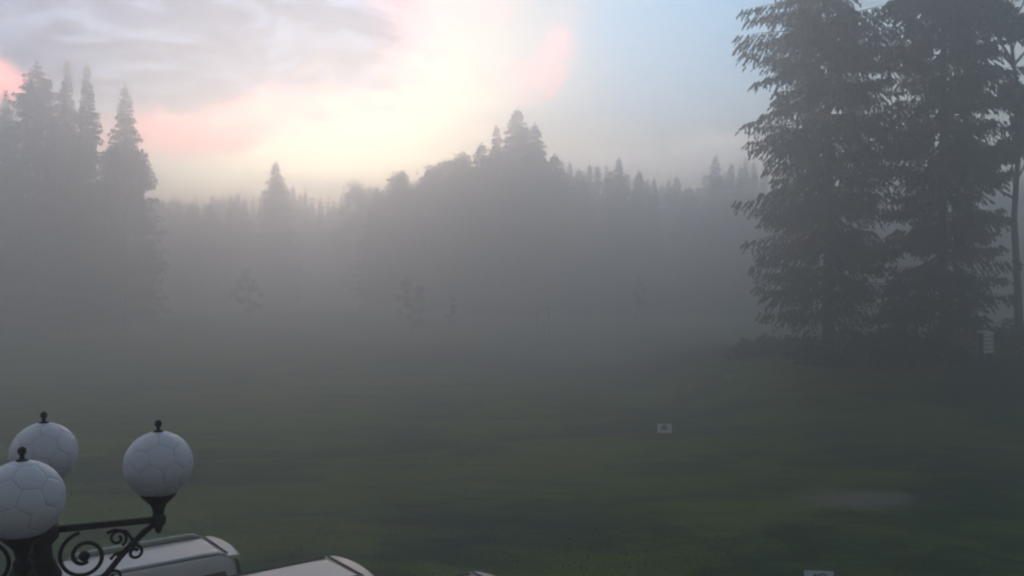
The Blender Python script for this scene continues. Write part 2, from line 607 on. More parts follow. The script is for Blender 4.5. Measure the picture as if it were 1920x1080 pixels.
def broadleaf(name, H, Rc, zb, seed, n=9000, size=0.4, lobes=26, trunk_r=None, stems=1):
    """deciduous tree: trunk, forked limbs and clumped foliage"""
    r = np.random.default_rng(seed)
    trunk_r = trunk_r or H * 0.014
    bmT = bmesh.new()
    tp = [(r.normal(0, .02 * H * i / 6) * 0.5, r.normal(0, .02 * H * i / 6) * 0.5, H * 0.85 * i / 6 - (0.3 if i == 0 else 0)) for i in range(7)]
    tube(bmT, tp, [trunk_r * (1.3 if i == 0 else 1) * (1 - 0.85 * i / 6) for i in range(7)], 8)
    trunk = bpy.data.meshes.new(name + '_trunk')
    bmT.to_mesh(trunk); bmT.free()
    bmL = bmesh.new()
    cents, rads = [], []
    for k in range(lobes):
        t = r.random()
        zc = zb + (H - zb) * (0.08 + 0.88 * t)
        env = math.sin(math.pi * min(0.97, 0.18 + 0.75 * t)) ** 0.8
        rr = Rc * env * math.sqrt(r.uniform(0.05, 1.0))
        th = r.random() * 6.283
        c = np.array([rr * math.cos(th), rr * math.sin(th), zc])
        cents.append(c); rads.append(Rc * r.uniform(0.18, 0.38))
        zt = max(zb * 0.6, zc - rr * 0.9 - 0.5)
        zt = min(zt, H * 0.82)
        f = zt / (H * 0.85) * 6
        i0 = min(5, int(f)); p0 = Vector(tp[i0]).lerp(Vector(tp[i0 + 1]), f - i0)
        p1 = Vector(c)
        mid = p0.lerp(p1, 0.5) + Vector(r.normal(0, .05 * H * .2, 3))
        w = trunk_r * 0.35
        tube(bmL, [p0, mid, p1], [w, w * .6, w * .15], 4, cap=False)
    limbs = bpy.data.meshes.new(name + '_limbs')
    bmL.to_mesh(limbs); bmL.free()
    cents = np.array(cents); rads = np.array(rads)
    idx = r.integers(0, lobes, n)
    v = r.normal(size=(n, 3)); v /= np.linalg.norm(v, axis=1, keepdims=True)
    rad = rads[idx] * r.random(n) ** 0.45 * r.uniform(0.7, 1.25, n)
    C = cents[idx] + v * rad[:, None] * np.array([1, 1, 0.75])
    D = v * 0.5 + r.normal(0, .6, (n, 3)) + np.array([0, 0, -0.4])
    ln = size * r.uniform(0.5, 1.3, n)
    crown = quads_mesh(name + '_crown', rhombs(C, D, ln, ln * r.uniform(.22, .4, n)))
    return trunk, limbs, crown


def tree(meshes, name, loc, label, cat='tree', group=None, rz=0.0, s=1.0, sz=None, bark=None, leaf=None):
    e = empty(name, loc, rz)
    e.scale = (s, s, sz if sz else s)
    tag(e, label, cat, group)
    t, l, c = meshes
    link_mesh('trunk', t, bark or M_bark, e, smooth=not t.materials)
    if l is not None:
        link_mesh('limbs', l, bark or M_bark, e)['kind'] = 'stuff'
    link_mesh('crown', c, leaf or M_spruce, e)
    return e


def gpos(px, d):
    x = world_at(px, d)
    return (x, d, float(terr(x, d)) - 0.05)


def height_for(py, d, z0):
    return CAM_H + (HORIZON - py) / F_PX * d - z0


# --- the two big spruces at the right
A = spruce('spruce_old', 22.0, 3.8, 2.4, 11, shape=3.2, power=0.3, spacing=0.5, per=7, twigs=19, sprays=17, size=0.18, gap=0.29, cap=0.95, low=0.74, hang=0.5)
tree(A, 'spruce_tree', gpos(1552, 42), 'tall old spruce at right, the left of the two big drooping ones nearest the lawn', rz=0.4)
B = spruce('spruce_old_narrow', 22.0, 3.0, 2.4, 23, shape=3.2, power=0.4, spacing=0.5, per=7, twigs=19, sprays=17, size=0.18, gap=0.29, cap=0.85, low=0.84, hang=0.5)
tree(B, 'spruce_tree', gpos(1768, 42.5), 'tall old spruce at right, the right one of the two big drooping ones', rz=1.9)
# young spruce between the trunks
Y1 = spruce('spruce_young', 4.2, 1.25, 0.3, 31, spacing=0.2, per=6, twigs=6, sprays=3, size=0.26, shape=1.2, power=0.9)
tree(Y1, 'young_spruce', gpos(1676, 41), 'young dark spruce low between the two big spruce trunks')
# thin leaning tree at the right edge
T1 = broadleaf('thin_tree', 23.0, 3.4, 8.0, 41, n=16000, size=0.28, lobes=26, trunk_r=0.2)
th = tree(T1, 'broadleaf_tree', gpos(1912, 42), 'thin leafy tree with a slim leaning trunk at the right edge', bark=M_bark2, leaf=M_leaf)
th.rotation_euler = (0.0, R(-2.6), 0.6)
T2 = broadleaf('thin_tree_b', 22.0, 3.0, 5.0, 43, n=12000, size=0.28, lobes=22, trunk_r=0.14)
tree(T2, 'broadleaf_tree', gpos(2050, 47), 'leafy tree just right of the thin leaning tree, cut by the picture edge', bark=M_bark2, leaf=M_leaf)

# --- spruces of the left group
C1 = spruce('spruce_mid', 28.0, 4.6, 1.0, 51, spacing=0.55, per=7, twigs=11, sprays=6, size=0.40, shape=1.3, power=0.95, gap=0.2)
C2 = spruce('spruce_mid_narrow', 28.0, 3.7, 1.0, 57, spacing=0.55, per=7, twigs=11, sprays=6, size=0.38, shape=1.2, power=1.0, gap=0.2)
C3 = spruce('spruce_mid_blunt', 28.0, 4.9, 1.0, 63, spacing=0.55, per=7, twigs=11, sprays=6, size=0.40, shape=2.0, power=0.75, gap=0.2)
left = [
    (-75, 150, 88, C1, 'misty spruce cut by the left edge of the picture'),
    (12, 172, 94, C2, 'misty spruce by the left edge, lowest top of the left group'),
    (70, 116, 89, C3, 'misty spruce with a broad blunt top in the left group'),
    (126, 116, 92, C2, 'misty spruce with a thin pointed top just right of the blunt topped one'),
    (165, 122, 88, C2, 'misty spruce with the sharpest spire in the left group'),
    (236, 160, 95, C1, 'misty spruce standing rightmost of the tall left group'),
]
for px, py, d, ms, lab in left:
    p = gpos(px, d)
    h = height_for(py, d, p[2])
    tree(ms, 'spruce_tree', p, lab, group='spruces of the left group', rz=random.random() * 6, s=1.0, sz=h / 28.0)
C4 = spruce('spruce_broad', 28.0, 6.2, 1.0, 67, spacing=0.5, per=8, twigs=12, sprays=6, size=0.42, shape=1.35, power=0.8, gap=0.2)
D1 = broadleaf('rowan', 16.0, 3.6, 2.0, 71, n=16000, size=0.3, lobes=34)
p = gpos(236, 88)
tree(D1, 'broadleaf_tree', p, 'leafy tree with open lacy foliage at the right foot of the left spruces', s=1.0, sz=height_for(262, 88, p[2]) / 16.0, bark=M_bark2, leaf=M_leaf)

# --- the tall pair in the middle and the crowns that step up to it
mid = [
    (970, 203, 113, C4, 1.0, 'tallest misty spruce in the centre of the picture'),
    (1003, 232, 116, C4, 0.85, 'misty spruce leaning on the right side of the tallest central one'),
    (931, 236, 115, C1, 1.05, 'second misty spire just left of the tallest central spruce'),
    (1040, 290, 119, C4, 0.95, 'spruce against the right flank of the central spruces'),
    (903, 268, 117, C4, 0.9, 'rounded misty spruce left of the second central spire'),
]
for px, py, d, ms, s, lab in mid:
    p = gpos(px, d)
    tree(ms, 'spruce_tree', p, lab, group='central spruces', rz=random.random() * 6, s=s, sz=height_for(py, d, p[2]) / 28.0)
D2 = broadleaf('birch_far', 20.0, 5.0, 2.0, 73, n=20000, size=0.42, lobes=90)
D3 = broadleaf('maple_far', 20.0, 6.0, 2.0, 79, n=20000, size=0.42, lobes=80)
steps = [
    (866, 292, 121, D2, 'leafy crown nearest the left of the central spruces'),
    (832, 300, 124, D2, 'leafy crown with a flat shoulder left of the central spruces'),
    (788, 333, 122, D3, 'low leafy crown in the dip left of the stepped crowns'),
    (748, 326, 126, D2, 'small pointed leafy crown at the left end of the stepped crowns'),
    (676, 343, 160, D3, 'round leafy clump standing alone in the left tree line'),
]
for px, py, d, ms, lab in steps:
    p = gpos(px, d)
    tree(ms, 'broadleaf_tree', p, lab, group='misty leafy trees', rz=random.random() * 6, s=0.85, sz=height_for(py, d, p[2]) / 20.0, bark=M_bark2, leaf=M_leaf)
p = gpos(518, 150)
tree(C4, 'spruce_tree', p, 'lone taller misty spruce in the low tree line left of centre', rz=2.0, s=0.8, sz=height_for(304, 150, p[2]) / 28.0)

# --- far tree line
E1 = spruce('spruce_far', 26.0, 3.4, 1.0, 81, spacing=0.6, per=6, twigs=7, sprays=4, size=0.6, shape=1.3, power=0.9, limbs=False)
E2 = spruce('spruce_far_b', 26.0, 4.0, 1.0, 83, spacing=0.6, per=6, twigs=7, sprays=4, size=0.6, shape=1.7, power=0.85, limbs=False)
E3 = spruce('spruce_far_c', 26.0, 2.9, 1.0, 87, spacing=0.6, per=6, twigs=7, sprays=4, size=0.6, shape=1.1, power=0.95, limbs=False)


def line(px0, px1, n, tops, d0, d1, label, group):
    for k in range(n):
        px = px0 + (px1 - px0) * (k + random.uniform(0.2, 0.8)) / n
        d = random.uniform(d0, d1)
        f = (px - px0) / (px1 - px0) * (len(tops) - 1)
        i = min(len(tops) - 2, int(f))
        py = tops[i] + (tops[i + 1] - tops[i]) * (f - i) + random.uniform(-9, 13)
        p = gpos(px, d)
        ms = random.choice((E1, E2, E3))
        tree(ms, 'spruce_tree', p, label, group=group, rz=random.random() * 6, s=random.uniform(0.75, 1.05), sz=height_for(py, d, p[2]) / 26.0)


line(250, 735, 38, [368, 374, 366, 368, 356, 366, 362, 350], 175, 215, 'faint small spruce in the low far tree line left of the centre', 'spruces of the low left tree line')
line(1050, 1420, 28, [305, 315, 322, 336, 344, 318, 300], 118, 150, 'faint spruce in the far tree line right of the centre', 'spruces of the right tree line')
line(1420, 2050, 26, [310, 325, 335, 340, 330, 335], 110, 140, 'faint spruce in the mist behind the two big right spruces', 'spruces behind the right group')
line(262, 470, 12, [372, 380, 384, 386], 135, 155, 'low faint spruce in the mist beside the right foot of the left group', 'low spruces beside the left group')
line(-120, 260, 18, [280, 300, 320, 340, 365], 105, 135, 'faint spruce in the mist behind the left group', 'spruces behind the left group')
line(700, 1030, 16, [360, 345, 330, 320, 320], 125, 150, 'faint spruce in the mist behind the central trees', 'spruces behind the central trees')
for nm, px, py in (('a', 1160, 296), ('b', 1200, 322), ('c', 1341, 294)):
    p = gpos(px, 122)
    lab = {'a': 'single spire standing above the right tree line, nearest the centre', 'b': 'blunt spruce top just right of the nearest spire in the right tree line', 'c': 'thin spire above the right tree line close to the big spruces'}[nm]
    tree(C1, 'spruce_tree', p, lab, group='spires of the right tree line', rz=px, s=1.0, sz=height_for(py, 122, p[2]) / 28.0)

# --- small trees and shrubs on the meadow
SAP = broadleaf('sapling', 5.0, 1.5, 0.8, 91, n=2600, size=0.16, lobes=18, trunk_r=0.075)
SAP2 = broadleaf('sapling_b', 5.0, 0.9, 1.6, 93, n=1000, size=0.16, lobes=10, trunk_r=0.065)
for px, d, ms, s, sz, lab in (
        (772, 84, SAP, 1.0, 1.1, 'dim bushy young tree standing on the misty meadow left of centre'),
        (845, 82, SAP2, 0.9, 0.75, 'dim thin sapling just right of the bushy young tree'),
        (466, 100, SAP, 1.15, 1.25, 'very faint bushy tree in the mist on the left meadow'),
        (1195, 96, SAP2, 1.0, 1.0, 'very faint sapling in the mist right of the stake frame')):
    tree(ms, 'young_tree', gpos(px, d), lab, group='young trees on the meadow', rz=px, s=s, sz=sz, bark=M_bark2, leaf=M_leaf)

def shrub_mesh(name, seed, n=1500):
    r = np.random.default_rng(seed)
    bmS = bmesh.new()
    for k in range(7):
        a = r.random() * 6.28
        tube(bmS, [(0, 0, -0.1), (0.25 * math.cos(a), 0.25 * math.sin(a), 0.5), (0.7 * math.cos(a), 0.7 * math.sin(a), 1.0)], [0.03, 0.02, 0.008], 4)
    st = bpy.data.meshes.new(name + '_stems')
    bmS.to_mesh(st); bmS.free()
    L = 14
    ce = np.stack([r.normal(0, .55, L), r.normal(0, .45, L), r.uniform(.25, 1.0, L)], -1)
    idx = r.integers(0, L, n)
    v = r.normal(size=(n, 3)); v /= np.linalg.norm(v, axis=1, keepdims=True)
    C = ce[idx] + v * (0.42 * r.random(n) ** .5)[:, None]
    C[:, 2] = np.maximum(C[:, 2], 0.03)
    D = v + r.normal(0, .5, (n, 3))
    ln = r.uniform(.1, .24, n)
    return st, quads_mesh(name + '_foliage', rhombs(C, D, ln, ln * .35))


SH = [shrub_mesh('shrub', s) for s in (101, 103, 107)]
shr = [
    (1405, 45.0, 0.75, 'low dark shrub at the left end of the shrub row by the big spruces'),
    (1452, 44.5, 0.75, 'low dark shrub second from the left end of the shrub row'),
    (1512, 41.1, 1.0, 'dark shrub left of the first big spruce trunk'),
    (1560, 40.3, 0.95, 'dark shrub in front of the first big spruce trunk'),
    (1632, 40.3, 1.1, 'dark shrub between the first big spruce trunk and the young spruce'),
    (1712, 40.7, 1.15, 'dark shrub right of the young spruce'),
    (1760, 41.0, 0.9, 'dark shrub at the foot of the second big spruce trunk'),
    (1796, 46.0, 1.0, 'dark shrub left of the pale slatted box'),
    (1896, 46.0, 1.1, 'dark shrub right of the pale slatted box'),
    (1960, 40.4, 1.3, 'dark shrub at the right picture edge under the thin tree'),
]
for k, (px, d, s, lab) in enumerate(shr):
    st, fo = SH[k % 3]
    e = empty('shrub', gpos(px, d), px * 1.0)
    e.scale = (s * 1.15, s * 1.15, s)
    tag(e, lab, 'shrub', 'shrubs under the right spruces')
    link_mesh('stems', st, M_bark, e)['kind'] = 'stuff'
    link_mesh('foliage', fo, M_shrub, e)

# ================================================================== small things on the meadow
# frame of stakes for a newly planted tree
p = gpos(1019, 84)
e = empty('tree_stake_frame', p, 0.1)
tag(e, 'dim frame of two tall stakes with a crossbar on the misty meadow', 'stake frame')
for sx in (-0.55, 0.55):
    bm = bmesh.new()
    tube(bm, [(sx, 0, -0.3), (sx, 0, 2.75)], [0.055, 0.05], 8)
    from_bm('stake', bm, M_stake, e)
bm = bmesh.new()
box(bm, 0, -0.05, 2.6, 1.3, 0.04, 0.1)
from_bm('crossbar', bm, M_stake, e)
bm = bmesh.new()
tube(bm, [(0, 0, 0), (0.03, 0, 1.4), (-0.02, 0.02, 2.4)], [0.03, 0.022, 0.008], 6)
from_bm('sapling_stem', bm, M_bark2, e)

# pale slatted box under the trees at the right
p = gpos(1848, 38.6)
e = empty('slatted_box', p, 0.12)
tag(e, 'small pale upright box with level slats on legs under the right spruces', 'box')
bm = bmesh.new()
box(bm, 0, 0, 1.42, 0.40, 0.34, 0.86)
from_bm('cabinet', bm, M_dark, e)
for k in range(5):
    bm = bmesh.new()
    box(bm, 0, -0.205, 1.06 + k * 0.178, 0.44, 0.03, 0.145)
    from_bm('slat', bm, M_white, e)
bm = bmesh.new()
box(bm, 0, 0, 1.89, 0.52, 0.46, 0.05, Matrix.Rotation(0.1, 4, 'X'))
from_bm('lid', bm, M_white, e)
for sx in (-0.18, 0.18):
    bm = bmesh.new()
    box(bm, sx, 0, 0.445, 0.06, 0.26, 1.09)
    from_bm('leg', bm, M_dark, e)

# white stones on the grass
for px, d, s, lab in ((1097, 70, 0.14, 'tiny pale stone on the grass in the misty middle of the meadow'), (1365, 42, 0.1, 'tiny pale stone on the grass short of the shrub row')):
    bm = bmesh.new()
    bmesh.ops.create_icosphere(bm, subdivisions=2, radius=s)
    for v in bm.verts:
        v.co *= 1 + 0.18 * mnoise.noise(v.co * 9)
        v.co.z *= 0.6
    p = gpos(px, d)
    o = from_bm('stone', bm, M_stone, None, True)
    o.location = (p[0], p[1], p[2] + s * 0.45)
    tag(o, lab, 'stone')


# boards standing on the grass
def text_mesh(body, size, depth=0.002):
    cu = bpy.data.curves.new('lettering', 'FONT')
    cu.body = body
    cu.size = size
    cu.align_x = 'CENTER'
    cu.extrude = depth
    cu.offset = size * 0.018
    o = bpy.data.objects.new('lettering_tmp', cu)
    COL.objects.link(o)
    dg = bpy.context.evaluated_depsgraph_get()
    me = bpy.data.meshes.new_from_object(o.evaluated_get(dg))
    bpy.data.objects.remove(o)
    return me


def board(loc, rz, label, near):
    e = empty('notice_board', loc, rz)
    tag(e, label, 'sign', 'white boards standing on the grass')
    lean = Matrix.Rotation(R(-14), 4, 'X')
    for sgn, nm in ((-1, 'front_panel'), (1, 'back_panel')):
        bm = bmesh.new()
        M = Matrix.Rotation(R(12 * sgn), 4, 'X')
        box(bm, 0, 0, -0.2, 0.545, 0.014, 0.34)
        bmesh.ops.bevel(bm, geom=bm.edges[:], offset=0.004, segments=1, affect='EDGES')
        o = from_bm(nm, bm, M_white, e)
        o.matrix_local = Matrix.Translation((0, sgn * 0.012, 0.47)) @ Matrix.Rotation(R(12 * -sgn * -1), 4, 'X')
        if sgn == -1: fp = o
    for sx in (-0.285, 0.285):
        for sgn in (-1, 1):
            bm = bmesh.new()
            tube(bm, [(sx, sgn * 0.005, 0.475), (sx, sgn * 0.115, -0.02)], 0.013, 6)
            from_bm('leg', bm, M_dark, e)
    if near:
        me = text_mesh('NO', 0.15)
        t = link_mesh('lettering', me, M_print, fp)
        t.location = (0.02, -0.0105, -0.165)
        t.rotation_euler = (R(90), 0, 0)
    else:
        # dark printed emblem: a small bar over a wider block
        bm = bmesh.new()
        for (w0, w1, z0, z1) in ((0.05, 0.07, -0.105, -0.06), (0.09, 0.13, -0.19, -0.12), (0.15, 0.15, -0.255, -0.215)):
            vs = [bm.verts.new(c) for c in ((-w1, -0.0095, z0), (w1, -0.0095, z0), (w0, -0.0095, z1), (-w0, -0.0095, z1))]
            bm.faces.new(vs)
        from_bm('emblem', bm, M_print, fp)
    return e


p = gpos(1246, 33.6)
board((p[0], p[1], p[2] + 0.03), -0.08, 'small white board with a dark emblem standing alone on the open lawn', False)
p = gpos(1536, 16.5)
board((p[0], p[1], p[2] + 0.03), -0.10, 'white board lettered NO at the bottom edge of the lawn', True)

# ================================================================== parked vehicles
def paint(name, c, rough=0.28):
    m = material(name, c, rough, 0.0, 0.05, 3, 0.5)
    b = m.node_tree.nodes['Principled BSDF']
    b.inputs['Coat Weight'].default_value = 0.5
    b.inputs['Coat Roughness'].default_value = 0.15
    return m


M_silver = paint('silver_paint', (0.52, 0.475, 0.445))
M_whitep = paint('white_paint', (0.55, 0.465, 0.42))
M_white2 = paint('pale_paint', (0.54, 0.48, 0.44))
M_glass = material('car_glass', (0.015, 0.017, 0.02), 0.08, 0, 0.1, 3, 0.6)
M_rubber = material('rubber', (0.018, 0.018, 0.019), 0.85)
M_rail = material('rail_metal', (0.62, 0.62, 0.63), 0.35, 0.6, 0.08)
M_rim = material('wheel_metal', (0.4, 0.4, 0.41), 0.4, 0.8)
M_red = material('red_lens', (0.25, 0.01, 0.01), 0.2)
M_clear = material('clear_lens', (0.6, 0.6, 0.62), 0.12)


def rrect(xa, xb, hw, n=14, p=4.5):
    """superellipse outline between xa and xb, half width hw"""
    out = []
    cx, hx = (xa + xb) / 2, (xb - xa) / 2
    for k in range(n * 4):
        a = 2 * math.pi * k / (n * 4)
        c, s = math.cos(a), math.sin(a)
        out.append((cx + hx * math.copysign(abs(c) ** (2 / p), c), hw * math.copysign(abs(s) ** (2 / p), s)))
    return out


def loft(bm, levels, p=4.5, cap=True, fix=None):
    rings = []
    for xa, xb, hw, z in levels:
        rings.append([bm.verts.new(Vector((x, y, z)) if fix is None else fix(Vector((x, y, z)))) for x, y in rrect(xa, xb, hw, p=p)])
    n = len(rings[0])
    for a, b in zip(rings, rings[1:]):
        for k in range(n):
            bm.faces.new((a[k], a[(k + 1) % n], b[(k + 1) % n], b[k]))
    if cap:
        bm.faces.new(list(reversed(rings[0])))
        # gently crowned cap
        prev = rings[-1]
        xa, xb, hw, z = levels[-1]
        for f, dz in ((0.8, 0.006), (0.5, 0.012), (0.2, 0.015)):
            r2 = []
            for v in prev_base(levels[-1], p):
                c = Vector(((xa + xb) / 2 + (v[0] - (xa + xb) / 2) * f, v[1] * f, z + dz))
                r2.append(bm.verts.new(c if fix is None else fix(c)))
            for k in range(n):
                bm.faces.new((prev[k], prev[(k + 1) % n], r2[(k + 1) % n], r2[k]))
            prev = r2
        bm.faces.new(prev)


def prev_base(l, p):
    return rrect(l[0], l[1], l[2], p=p)


def car(loc, rz, paintm, label, H=1.72, L=4.55, rails=True, seed=0):
    """estate / minivan; local +X is its nose, rear roof edge near x = -L/2+0.2"""
    e = empty('parked_car', loc, rz)
    tag(e, label, 'car', 'pale cars parked in a row below the window')
    xr, xf = -L / 2, L / 2
    def hood(v):
        if v.x > 0.95:
            f = ((v.x - 0.95) / (xf - 0.95))
            v = v.copy(); v.z -= 0.30 * f ** 1.6 * max(0, (v.z - 0.3) / 0.7)
        return v
    bm = bmesh.new()
    loft(bm, [(xr + 0.14, xf - 0.16, 0.74, 0.24), (xr + 0.04, xf - 0.05, 0.84, 0.34), (xr, xf, 0.89, 0.52), (xr + 0.02, xf - 0.02, 0.90, 0.72), (xr + 0.07, xf - 0.08, 0.88, 0.92), (xr + 0.11, xf - 0.2, 0.855, 1.0)], 5.0, True, hood)
    from_bm('body', bm, paintm, e, True)
    # cabin: levels from the belt line to the roof
    lv = [(xr + 0.10, 1.12, 0.84, 0.985), (xr + 0.13, 0.86, 0.80, 1.16), (xr + 0.18, 0.50, 0.735, H - 0.18), (xr + 0.21, 0.34, 0.70, H - 0.075), (xr + 0.25, 0.24, 0.655, H - 0.025), (xr + 0.32, 0.12, 0.60, H - 0.004)]
    bm = bmesh.new()
    loft(bm, lv, 6.0)
    from_bm('cabin', bm, paintm, e, True)
    # roof: gutters, rails, spoiler
    for s in (-1, 1):
        bm = bmesh.new()
        box(bm, (xr + 0.42 - 0.0 + 0.0) / 2 + 0.0, s * 0.53, H + 0.006, (0.02 - (xr + 0.42)), 0.075, 0.012)
        o = from_bm('roof_gutter', bm, M_rubber, e)
        if rails:
            bm = bmesh.new()
            x0, x1 = xr + 0.40, 0.02
            tube(bm, [(x0, s * 0.60, H - 0.005), (x0 + 0.10, s * 0.605, H + 0.045), (x0 + 0.35, s * 0.605, H + 0.055), (x1 - 0.35, s * 0.605, H + 0.055), (x1 - 0.1, s * 0.605, H + 0.045), (x1, s * 0.60, H - 0.005)], 0.022, 8)
            from_bm('roof_rail', bm, M_rail, e, True)
    bm = bmesh.new()
    n = 12
    ra, rb = [], []
    rows = [[], [], [], []]
    for k in range(n + 1):
        y = -0.62 + 1.24 * k / n
        c = (y / 0.62) ** 2
        xo = 0.05 * c
        for row, (x, z) in zip(rows, ((xr + 0.33, H + 0.014), (xr + 0.16, H + 0.002), (xr + 0.12, H - 0.025), (xr + 0.30, H - 0.04))):
            row.append(bm.verts.new((x + xo, y, z - 0.03 * c)))
    for q in range(4):
        A_, B_ = rows[q], rows[(q + 1) % 4]
        for k in range(n):
            bm.faces.new((A_[k], A_[k + 1], B_[k + 1], B_[k]))
    bm.faces.new([r[0] for r in rows]); bm.faces.new([r[-1] for r in reversed(rows)])
    bmesh.ops.recalc_face_normals(bm, faces=bm.faces[:])
    from_bm('tailgate_spoiler', bm, paintm, e)
    bm = bmesh.new()
    box(bm, xr + 0.352, 0, H + 0.010, 0.02, 1.12, 0.014)
    from_bm('tailgate_seam', bm, M_rubber, e)
    # windows: patches following the cabin side
    def side(z):
        for (a, b) in zip(lv, lv[1:]):
            if a[3] <= z <= b[3]:
                f = (z - a[3]) / (b[3] - a[3])
                return [a[i] + (b[i] - a[i]) * f for i in range(3)]
        return lv[-1][:3]
    zl, zh = 1.06, H - 0.20
    for s in (-1, 1):
        for (xa0, xb0, xa1, xb1) in ((xr + 0.36, xr + 1.15, xr + 0.44, xr + 1.15), (xr + 1.22, xr + 2.1, xr + 1.22, xr + 2.08), (xr + 2.17, 0.72, xr + 2.15, 0.33)):
            bm = bmesh.new()
            g = []
            for j in range(4):
                z = zl + (zh - zl) * j / 3
                w = side(z)[2] + 0.006
                g.append([bm.verts.new(((xa0 + (xa1 - xa0) * j / 3) + ((xb0 + (xb1 - xb0) * j / 3) - (xa0 + (xa1 - xa0) * j / 3)) * i / 3, s * w, z)) for i in range(4)])
            for j in range(3):
                for i in range(3):
                    f = (g[j][i], g[j][i + 1], g[j + 1][i + 1], g[j + 1][i])
                    bm.faces.new(f if s < 0 else tuple(reversed(f)))
            from_bm('side_window', bm, M_glass, e)
    for nm, idx, off in (('rear_window', 0, -0.008), ('windscreen', 1, 0.012)):
        bm = bmesh.new()
        g = []
        for j in range(4):
            z = zl + (H - 0.13 - zl) * j / 3
            sd_ = side(z)
            g.append([bm.verts.new((sd_[idx] + off, (sd_[2] - 0.13) * (-1 + 2 * i / 4), z)) for i in range(5)])
        for j in range(3):
            for i in range(4):
                f = (g[j][i], g[j][i + 1], g[j + 1][i + 1], g[j + 1][i])
                bm.faces.new(f if idx == 1 else tuple(reversed(f)))
        from_bm(nm, bm, M_glass, e)
    # wheels
    for x in (xr + 0.85, xf - 0.9):
        for s in (-1, 1):
            w = empty('wheel', (x, s * 0.80, 0.325))
            w.parent = e
            bm = bmesh.new()
            lathe(bm, [(0.20, -0.10), (0.30, -0.105), (0.325, -0.07), (0.325, 0.07), (0.30, 0.105), (0.20, 0.10)], 28)
            o = from_bm('tyre', bm, M_rubber, w, True); o.rotation_euler = (R(90), 0, 0)
            bm = bmesh.new()
            lathe(bm, [(0.205, -0.085), (0.205, 0.085)], 24)
            for k in range(5):
                a = k * 6.283 / 5
                box(bm, 0.1 * math.cos(a), 0.1 * math.sin(a), 0, 0.17, 0.05, 0.19, Matrix.Rotation(a, 4, 'Z'))
            o = from_bm('rim', bm, M_rim, w); o.rotation_euler = (R(90), 0, 0)
    for s in (-1, 1):
        bm = bmesh.new(); box(bm, xr + 0.10, s * 0.76, 0.93, 0.12, 0.16, 0.26)
        bmesh.ops.bevel(bm, geom=bm.edges[:], offset=0.03, segments=2, affect='EDGES'); from_bm('tail_light', bm, M_red, e)
        bm = bmesh.new(); box(bm, xf - 0.14, s * 0.68, 0.63, 0.16, 0.28, 0.13)
        bmesh.ops.bevel(bm, geom=bm.edges[:], offset=0.03, segments=2, affect='EDGES'); from_bm('headlight', bm, M_clear, e)
        bm = bmesh.new(); box(bm, 0.78, s * 0.97, 1.06, 0.1, 0.2, 0.14)
        bmesh.ops.bevel(bm, geom=bm.edges[:], offset=0.035, segments=2, affect='EDGES'); from_bm('wing_mirror', bm, paintm, e)
        for x in (xr + 1.35, xr + 2.3):
            bm = bmesh.new(); box(bm, x, s * 0.90, 0.86, 0.18, 0.03, 0.03); from_bm('door_handle', bm, paintm, e)
    bm = bmesh.new(); box(bm, xr - 0.012, 0, 0.62, 0.02, 0.5, 0.11); from_bm('number_plate', bm, M_white, e)
    return e


ANG = math.atan2(-0.61, -0.79)
fwd = Vector((math.cos(ANG), math.sin(ANG), 0))


def place_car(rx, ry, *a, **k):
    """rx, ry: middle of the rear edge of the roof"""
    L = k.get('L', 4.55)
    c = Vector((rx, ry, 0.009)) + fwd * (L / 2 - 0.22)
    return car(c, ANG, *a, **k)


place_car(-4.52, 13.84, M_silver, 'silver car with roof rails, leftmost of the row, behind the lamp scrolls', rails=True)
place_car(-2.30, 12.80, M_whitep, 'pale pinkish car with a bare roof, middle of the row', rails=False)
place_car(-0.12, 12.07, M_white2, 'pale car showing only its roof corner at the bottom edge, rightmost of the row', rails=False)

# ================================================================== four-armed street lamp
LX, LY = -2.61, 4.84
GZ = CAM_H - 1.045          # height of the globe centres
AZ = GZ - 0.315             # height of the arm bars
GR = 0.19
lamp = empty('street_lamp', (LX, LY, 0), math.atan2(5.08 - 4.84, -2.04 + 2.59))
tag(lamp, 'black iron street lamp with white honeycomb globes on scrolled arms', 'street lamp')
bm = bmesh.new()
lathe(bm, [(0.19, 0.0), (0.19, 0.10), (0.15, 0.16), (0.16, 0.5), (0.11, 0.62), (0.085, 0.9), (0.095, 0.94), (0.075, 1.0), (0.062, 2.4), (0.072, 2.44), (0.072, 2.5), (0.058, 2.56), (0.05, AZ - 0.62), (0.066, AZ - 0.58), (0.066, AZ - 0.53), (0.05, AZ - 0.48), (0.05, AZ - 0.1)], 20)
from_bm('post', bm, M_iron, lamp, True)
bm = bmesh.new()
lathe(bm, [(0.05, AZ - 0.46), (0.09, AZ - 0.40), (0.13, AZ - 0.30), (0.135, AZ - 0.24), (0.09, AZ - 0.15), (0.085, AZ - 0.08), (0.12, AZ - 0.04), (0.12, AZ + 0.03), (0.06, AZ + 0.05), (0.035, AZ + 0.09), (0.05, AZ + 0.13), (0.03, AZ + 0.17), (0.0, AZ + 0.22)], 20)
from_bm('hub', bm, M_iron, lamp, True)


def spiral(c, r0, r1, a0, a1, n=26):
    return [(c[0] + (r0 + (r1 - r0) * t) * math.cos(a0 + (a1 - a0) * t), 0, c[1] + (r0 + (r1 - r0) * t) * math.sin(a0 + (a1 - a0) * t)) for t in [i / (n - 1) for i in range(n)]]


